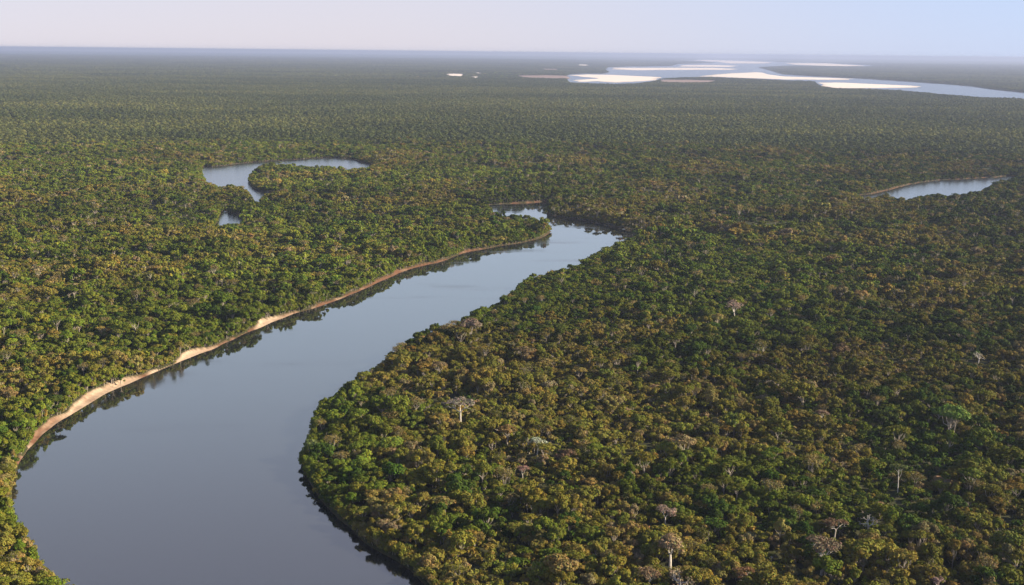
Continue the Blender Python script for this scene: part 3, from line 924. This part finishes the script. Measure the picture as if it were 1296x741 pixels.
for x, y, kd, wpx, col, lab in LM:
    hc = {'pole': 15}.get(kd, 9.5)
    p = unproj(x, y, hc)
    for _ in range(3):
        d = math.hypot(math.hypot(*p), H - hc)
        s = wpx * d / F / 10.0
        hh = hc if kd == 'pole' else (9.0 * s * .9 + 2.5)
        p = unproj(x, y, hh)
    A, W, mw, nm = lm_parts(kd, lr_)
    s_sd, s_bw, _ = shore(p[None, :])
    g = float(land_height(s_sd, s_bw, p[None, :])[0]) - .1
    zs = s if kd != 'pole' else 1.0
    zc_ = {'pole': 15.5}.get(kd, 9.0)
    if kd != 'pole': zs = max(s * .8, min(s * 1.15, (hh - g) / zc_)); zs = max(zs, (hh - g) / zc_ * .98)
    place_tree(nm, acc_mesh("crown", A, M_leaf) if A is not None else None, acc_mesh("trunk", W, mw), (p[0], p[1], g), lr_.uniform(0, 6.28), (s, s, zs), col or (1, 1, 1), lab, None)
    LMPOS.append((p[0], p[1], 5.0 * s, x, y, lab, kd))
# dark hollows in the canopy
for x, y, rx, ry in ((1085, 606, 48, 9), (1140, 630, 38, 10), (745, 600, 34, 8), (545, 628, 30, 10), (700, 588, 22, 6), (1140, 398, 34, 6), (1265, 560, 24, 8),
                     (470, 520, 16, 5), (905, 470, 22, 6), (1010, 455, 20, 5), (620, 665, 30, 9), (1190, 640, 26, 9), (830, 590, 24, 6), (860, 345, 24, 4)):
    X0, Y0, _ = proj(np.column_stack([P_all, np.full(len(P_all), 6.0)]))
    e = ((X0 - x) / rx) ** 2 + ((Y0 - y) / ry) ** 2 + (fbm(P_all[:, 0], P_all[:, 1], 10, 2, 91) - .5)
    hollow = e < 1
    kp = ~(hollow & (I_all % NP < 10) & (rng.uniform(size=len(P_all)) < .9))
    P_all, I_all, S_all, Z_all, T_all, C_all, R_all, G_all = [q[kp] for q in (P_all, I_all, S_all, Z_all, T_all, C_all, R_all, G_all)]
# open the canopy where these stand, and lower what would hide them
keep = np.ones(len(P_all), bool)
for lx, ly, R, *_r in LMPOS:
    _ = [0, 0, _r[-1]]
    d = np.hypot(P_all[:, 0] - lx, P_all[:, 1] - ly)
    keep &= ~(d < R * (.45 if _[2] == 'lump' else 1.0 if _[2] == 'bare' else .72))
    if _[2] == 'lump': continue
    toward = (lx * (lx - P_all[:, 0]) + ly * (ly - P_all[:, 1])) / math.hypot(lx, ly)
    side = np.abs(lx * P_all[:, 1] - ly * P_all[:, 0]) / math.hypot(lx, ly)
    m = (toward > 0) & (toward < (20 if _[2] == 'bare' else 8)) & (side < R * .8)
    Z_all[m] = np.minimum(Z_all[m], .72)
P_all, I_all, S_all, Z_all, T_all, C_all, R_all, G_all = [q[keep] for q in (P_all, I_all, S_all, Z_all, T_all, C_all, R_all, G_all)]

# ------------------------------------------------------------------ the nearest trees as objects of their own
dd = np.hypot(P_all[:, 0], P_all[:, 1])
px, py, zc = proj(np.column_stack([P_all, G_all + 8 * Z_all]))
infr = (px > 4) & (px < 1292) & (py < 738) & (py > 100)
RAD = {'round': 4.6, 'lumpy': 5.6, 'umbrella': 5.6, 'tall': 3.4, 'thin': 4.8, 'bush': 3.0}
rr_ = np.array([RAD[KINDS[i % NP]] for i in I_all]) * S_all
size = np.where(infr & (I_all < 10), rr_ / zc, 0)
pick = np.argsort(-size)[:300 - len(LM) + 20]
crown_me = [acc_mesh("crown", A, M_leaf) for kd, A, W in PARTS]
trunk_me = [acc_mesh("trunk", W, M_bark) for kd, A, W in PARTS]
SHAPE = {'round': 'rounded', 'lumpy': 'broad lumpy', 'umbrella': 'flat-topped', 'tall': 'narrow upright', 'thin': 'sparse twiggy', 'bush': 'bushy'}
SHORT = [l[5] for l in LMPOS]
labels = {}
plan = []
sdp, bwp, _ = shore(P_all[pick])
for q, i in enumerate(pick):
    cx, cy_ = px[i], py[i]
    dl = [math.hypot(cx - l[3], (cy_ - l[4]) * 1.3) for l in LMPOS]
    j = int(np.argmin(dl))
    if cx < 120 and P_all[i, 0] < -100 and cy_ > 560: where = 'in the clump on the left bank at the bottom left corner'
    elif sdp[q] < 12 and cx < 620 and cx > 300: where = 'at the water edge of the right bank, ' + ('low down near the bottom edge' if cy_ > 660 else 'around the shaded bulge' if cy_ > 560 else 'above the bulge')
    else:
        dx = cx - LMPOS[j][3]; dy = cy_ - LMPOS[j][4]
        rel = ('right of' if dx > 0 else 'left of') if abs(dx) > abs(dy) * 1.1 else ('in front of' if dy > 0 else 'behind')
        short = SHORT[j].split(' with ')[0].split(' on a ')[0].split(' near ')[0].split(' at the')[0].split(' in the')[0].split(' standing')[0].split(' behind ')[0].split(' touching')[0].split(',')[0].split(' over ')[0].split(' below ')[0].split(' left of ')[0].split(' right of ')[0].split(' just ')[0].split(' above ')[0].split(' bulging')[0].split(' leaning')[0]
        far = 'just ' if dl[j] < 28 else ('' if dl[j] < 60 else 'well ')
        where = far + rel + ' the ' + short
    sz = 'large ' if size[i] * F > 13 else ('small ' if size[i] * F < 9.5 else '')
    lab = (sz + PNAME[C_all[i]] + ' ' + SHAPE[KINDS[I_all[i]]] + ' tree ' + where)
    lab = ' '.join(lab.split()[:16])
    plan.append((i, lab)); labels[lab] = labels.get(lab, 0) + 1
NUM = ['', '', 'two', 'three', 'four', 'five', 'six', 'seven', 'eight', 'nine', 'ten']
ORD = ['', 'second', 'third', 'fourth', 'fifth', 'sixth', 'seventh', 'eighth', 'ninth']
new = []
for lab in labels:
    mem = sorted([i for i, l in plan if l == lab], key=lambda i: px[i])
    m_ = len(mem)
    for q, i in enumerate(mem):
        if m_ == 1 or m_ > 9: new.append((i, lab)); continue
        pre = 'leftmost' if q == 0 else ('rightmost' if q == m_ - 1 else ('middle' if m_ == 3 else ORD[q] + ' from left'))
        new.append((i, ' '.join((pre + ' of ' + NUM[m_] + ' ' + lab.replace(' tree ', ' trees ', 1)).split()[:16])))
plan = new
for i, lab in plan:
    k = I_all[i]
    nm = {'umbrella': UMB, 'thin': 'sparse_tree'}.get(KINDS[k], BROAD)
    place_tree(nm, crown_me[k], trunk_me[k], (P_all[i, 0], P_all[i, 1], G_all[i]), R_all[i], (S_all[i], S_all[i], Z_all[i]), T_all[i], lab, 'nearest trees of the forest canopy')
rest = np.ones(len(P_all), bool); rest[pick] = False

# ------------------------------------------------------------------ the rest of the forest as one instancing object
P1 = P_all[rest]; d1 = dd[rest]
I1 = I_all[rest]; I1 = np.where((d1 > 1250) & (I1 < NP), I1 + NP, I1)
S1 = np.column_stack([S_all[rest], S_all[rest], Z_all[rest]])
T1 = T_all[rest]; R1 = R_all[rest]; G1 = G_all[rest]
blocks = [(P1, G1, I1, R1, S1, T1)]
# beyond: tiles, with single trees filling the places where a tile would reach the water or the sand
r = np.random.default_rng(11)
def tile_band(dmin, dmax, side, first, count, fill_sp, fill_kind_off, fill_scale):
    xs = np.arange(-dmax * sin(HALF), dmax * sin(HALF), side)
    ys = np.arange(dmin * cos(HALF) - side, dmax, side)
    TR = .42                                            # the patches lie askew to the view
    m_ = int(dmax * 1.3 / side) + 2
    X, Y = np.meshgrid(np.arange(-m_, m_) * side, np.arange(-m_, m_) * side)
    Tq = np.column_stack([X.ravel() * cos(TR) - Y.ravel() * sin(TR), X.ravel() * sin(TR) + Y.ravel() * cos(TR)])
    Tq = Tq[Tq[:, 1] > 0]
    d = np.linalg.norm(Tq, axis=1); a_ = np.arctan2(np.abs(Tq[:, 0]), Tq[:, 1])
    Tq = Tq[(d > dmin - side * .75) & (d < dmax) & (a_ < HALF)]
    s1, _, _ = shore(Tq); s2 = np.minimum(sand_sd(Tq), sand_sd(Tq, 1.045))
    d = np.linalg.norm(Tq, axis=1)
    ok = (s1 > side * .75) & (s2 > side * .75) & (d > dmin + side * .75)
    Tg = Tq[ok]
    m = len(Tg)
    tt, _ = tree_tint(Tg, r)
    base = np.array([.076, .088, .025])
    br = np.clip((fbm(Tg[:, 0] * .5, Tg[:, 1], 420, 4, 61) - .5) * 1.5, -.30, .30)[:, None]
    tt = base * (1 + br * np.array([.95, .75, .7])) * r.uniform(.86, 1.14, (m, 1))
    if m: blocks.append((Tg, np.full(m, 2.8), first + r.integers(0, count, m), TR + r.integers(0, 4, m) * pi / 2, np.ones((m, 3)) * np.array([1, 1, 1 if fill_scale < 1.5 else .5]), tt))
    bad = Tq[~ok]
    k = int(side / fill_sp)
    gx_, gy_ = np.meshgrid((np.arange(k) + .5) / k - .5, (np.arange(k) + .5) / k - .5)
    off = np.column_stack([gx_.ravel() * cos(TR) - gy_.ravel() * sin(TR), gx_.ravel() * sin(TR) + gy_.ravel() * cos(TR)]) * side
    Fp = (bad[:, None, :] + off[None]).reshape(-1, 2)
    Fp += r.uniform(-.45, .45, Fp.shape) * fill_sp
    Fp = Fp[np.linalg.norm(Fp, axis=1) > dmin]
    s1, b1, _ = shore(Fp); s2 = np.minimum(np.minimum(sand_sd(Fp), sand_sd(Fp, 1.045)), sand_sd(Fp, 1.02))
    mk = (s1 > b1 + 2 * fill_scale) & (s2 > 3)
    Fp = Fp[mk]; s1 = s1[mk]; b1 = b1[mk]
    m = len(Fp)
    tt, cl = tree_tint(Fp, r)
    tt = np.where(r.uniform(size=(m, 1)) < .6, np.array([.066, .080, .026]) * r.uniform(.8, 1.2, (m, 1)), tt)
    ii = r.choice([0, 1, 2, 3, 4, 6, 7], m) + fill_kind_off
    ss = np.clip(r.lognormal(0, .24, m), .6, 1.6) * fill_scale
    zz = limit_height(ii, ss * r.uniform(.85, 1.15, m), s1, b1) if fill_scale < 1.5 else ss * .42
    blocks.append((Fp, land_height(s1, b1, Fp) - .2, ii, r.uniform(0, 6.28, m), np.column_stack([ss, ss, zz]), tt))
    print("band", dmin, "tiles", len(Tg), "fill", m)
tile_band(NEAR_END, 11000, TILE, 2 * NP, NT, 7.6, NP, 1.0)
tile_band(11000, 42000, FARTILE, 2 * NP + NT, 3, 21.0, NP, 2.3)
Pf = np.concatenate([b[0] for b in blocks]); Gf = np.concatenate([b[1] for b in blocks])
If = np.concatenate([b[2] for b in blocks]); Rf = np.concatenate([b[3] for b in blocks])
Sf = np.concatenate([b[4] for b in blocks]); Tf = np.concatenate([b[5] for b in blocks])
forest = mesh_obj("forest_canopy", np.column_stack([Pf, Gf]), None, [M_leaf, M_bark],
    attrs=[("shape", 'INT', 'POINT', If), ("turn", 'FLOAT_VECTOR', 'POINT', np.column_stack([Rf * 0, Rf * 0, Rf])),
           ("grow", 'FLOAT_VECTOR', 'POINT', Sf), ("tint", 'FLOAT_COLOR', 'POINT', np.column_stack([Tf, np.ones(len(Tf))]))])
tag(forest, 'dense green and brown forest canopy covering both banks out to the horizon', 'forest', kind='stuff')
ng = bpy.data.node_groups.new("forest", 'GeometryNodeTree')
ng.interface.new_socket("Geometry", in_out='INPUT', socket_type='NodeSocketGeometry')
ng.interface.new_socket("Geometry", in_out='OUTPUT', socket_type='NodeSocketGeometry')
gi = ng.nodes.new("NodeGroupInput"); go = ng.nodes.new("NodeGroupOutput")
ci = ng.nodes.new("GeometryNodeCollectionInfo")
ci.inputs["Collection"].default_value = proto_col
ci.inputs["Separate Children"].default_value = True
ci.inputs["Reset Children"].default_value = True
ip = ng.nodes.new("GeometryNodeInstanceOnPoints")
ip.inputs["Pick Instance"].default_value = True
def named(nm, ty):
    n = ng.nodes.new("GeometryNodeInputNamedAttribute"); n.data_type = ty
    n.inputs["Name"].default_value = nm
    return n.outputs["Attribute"]
ng.links.new(gi.outputs[0], ip.inputs["Points"])
ng.links.new(ci.outputs[0], ip.inputs["Instance"])
ng.links.new(named("shape", 'INT'), ip.inputs["Instance Index"])
e2r = ng.nodes.new("FunctionNodeEulerToRotation")
ng.links.new(named("turn", 'FLOAT_VECTOR'), e2r.inputs[0])
ng.links.new(e2r.outputs[0], ip.inputs["Rotation"])
ng.links.new(named("grow", 'FLOAT_VECTOR'), ip.inputs["Scale"])
ng.links.new(ip.outputs[0], go.inputs[0])
md = forest.modifiers.new("forest", 'NODES'); md.node_group = ng
print("instances", len(Pf), "labels", len(labels), "of", len(plan))

# ------------------------------------------------------------------ haze
hb = 97000.0; zt = H + 12; zb = -4.0
vv = [(x, y, z) for z in (zb, zt) for (x, y) in ((-hb, -hb), (hb, -hb), (hb, hb), (-hb, hb))]
ff = [(3, 2, 1, 0), (4, 5, 6, 7), (0, 1, 5, 4), (1, 2, 6, 5), (2, 3, 7, 6), (3, 0, 4, 7)]
mh = bpy.data.materials.new("haze"); mh.use_nodes = True
nt = mh.node_tree; nt.nodes.clear()
out = nt.nodes.new("ShaderNodeOutputMaterial"); pv = nt.nodes.new("ShaderNodeVolumePrincipled")
pv.inputs["Density"].default_value = HAZE_DENSITY
pv.inputs["Color"].default_value = HAZE_COLOR
pv.inputs["Anisotropy"].default_value = 0.2
nt.links.new(pv.outputs[0], out.inputs["Volume"])
tag(mesh_obj("haze", vv, ff, [mh]), kind='stuff')
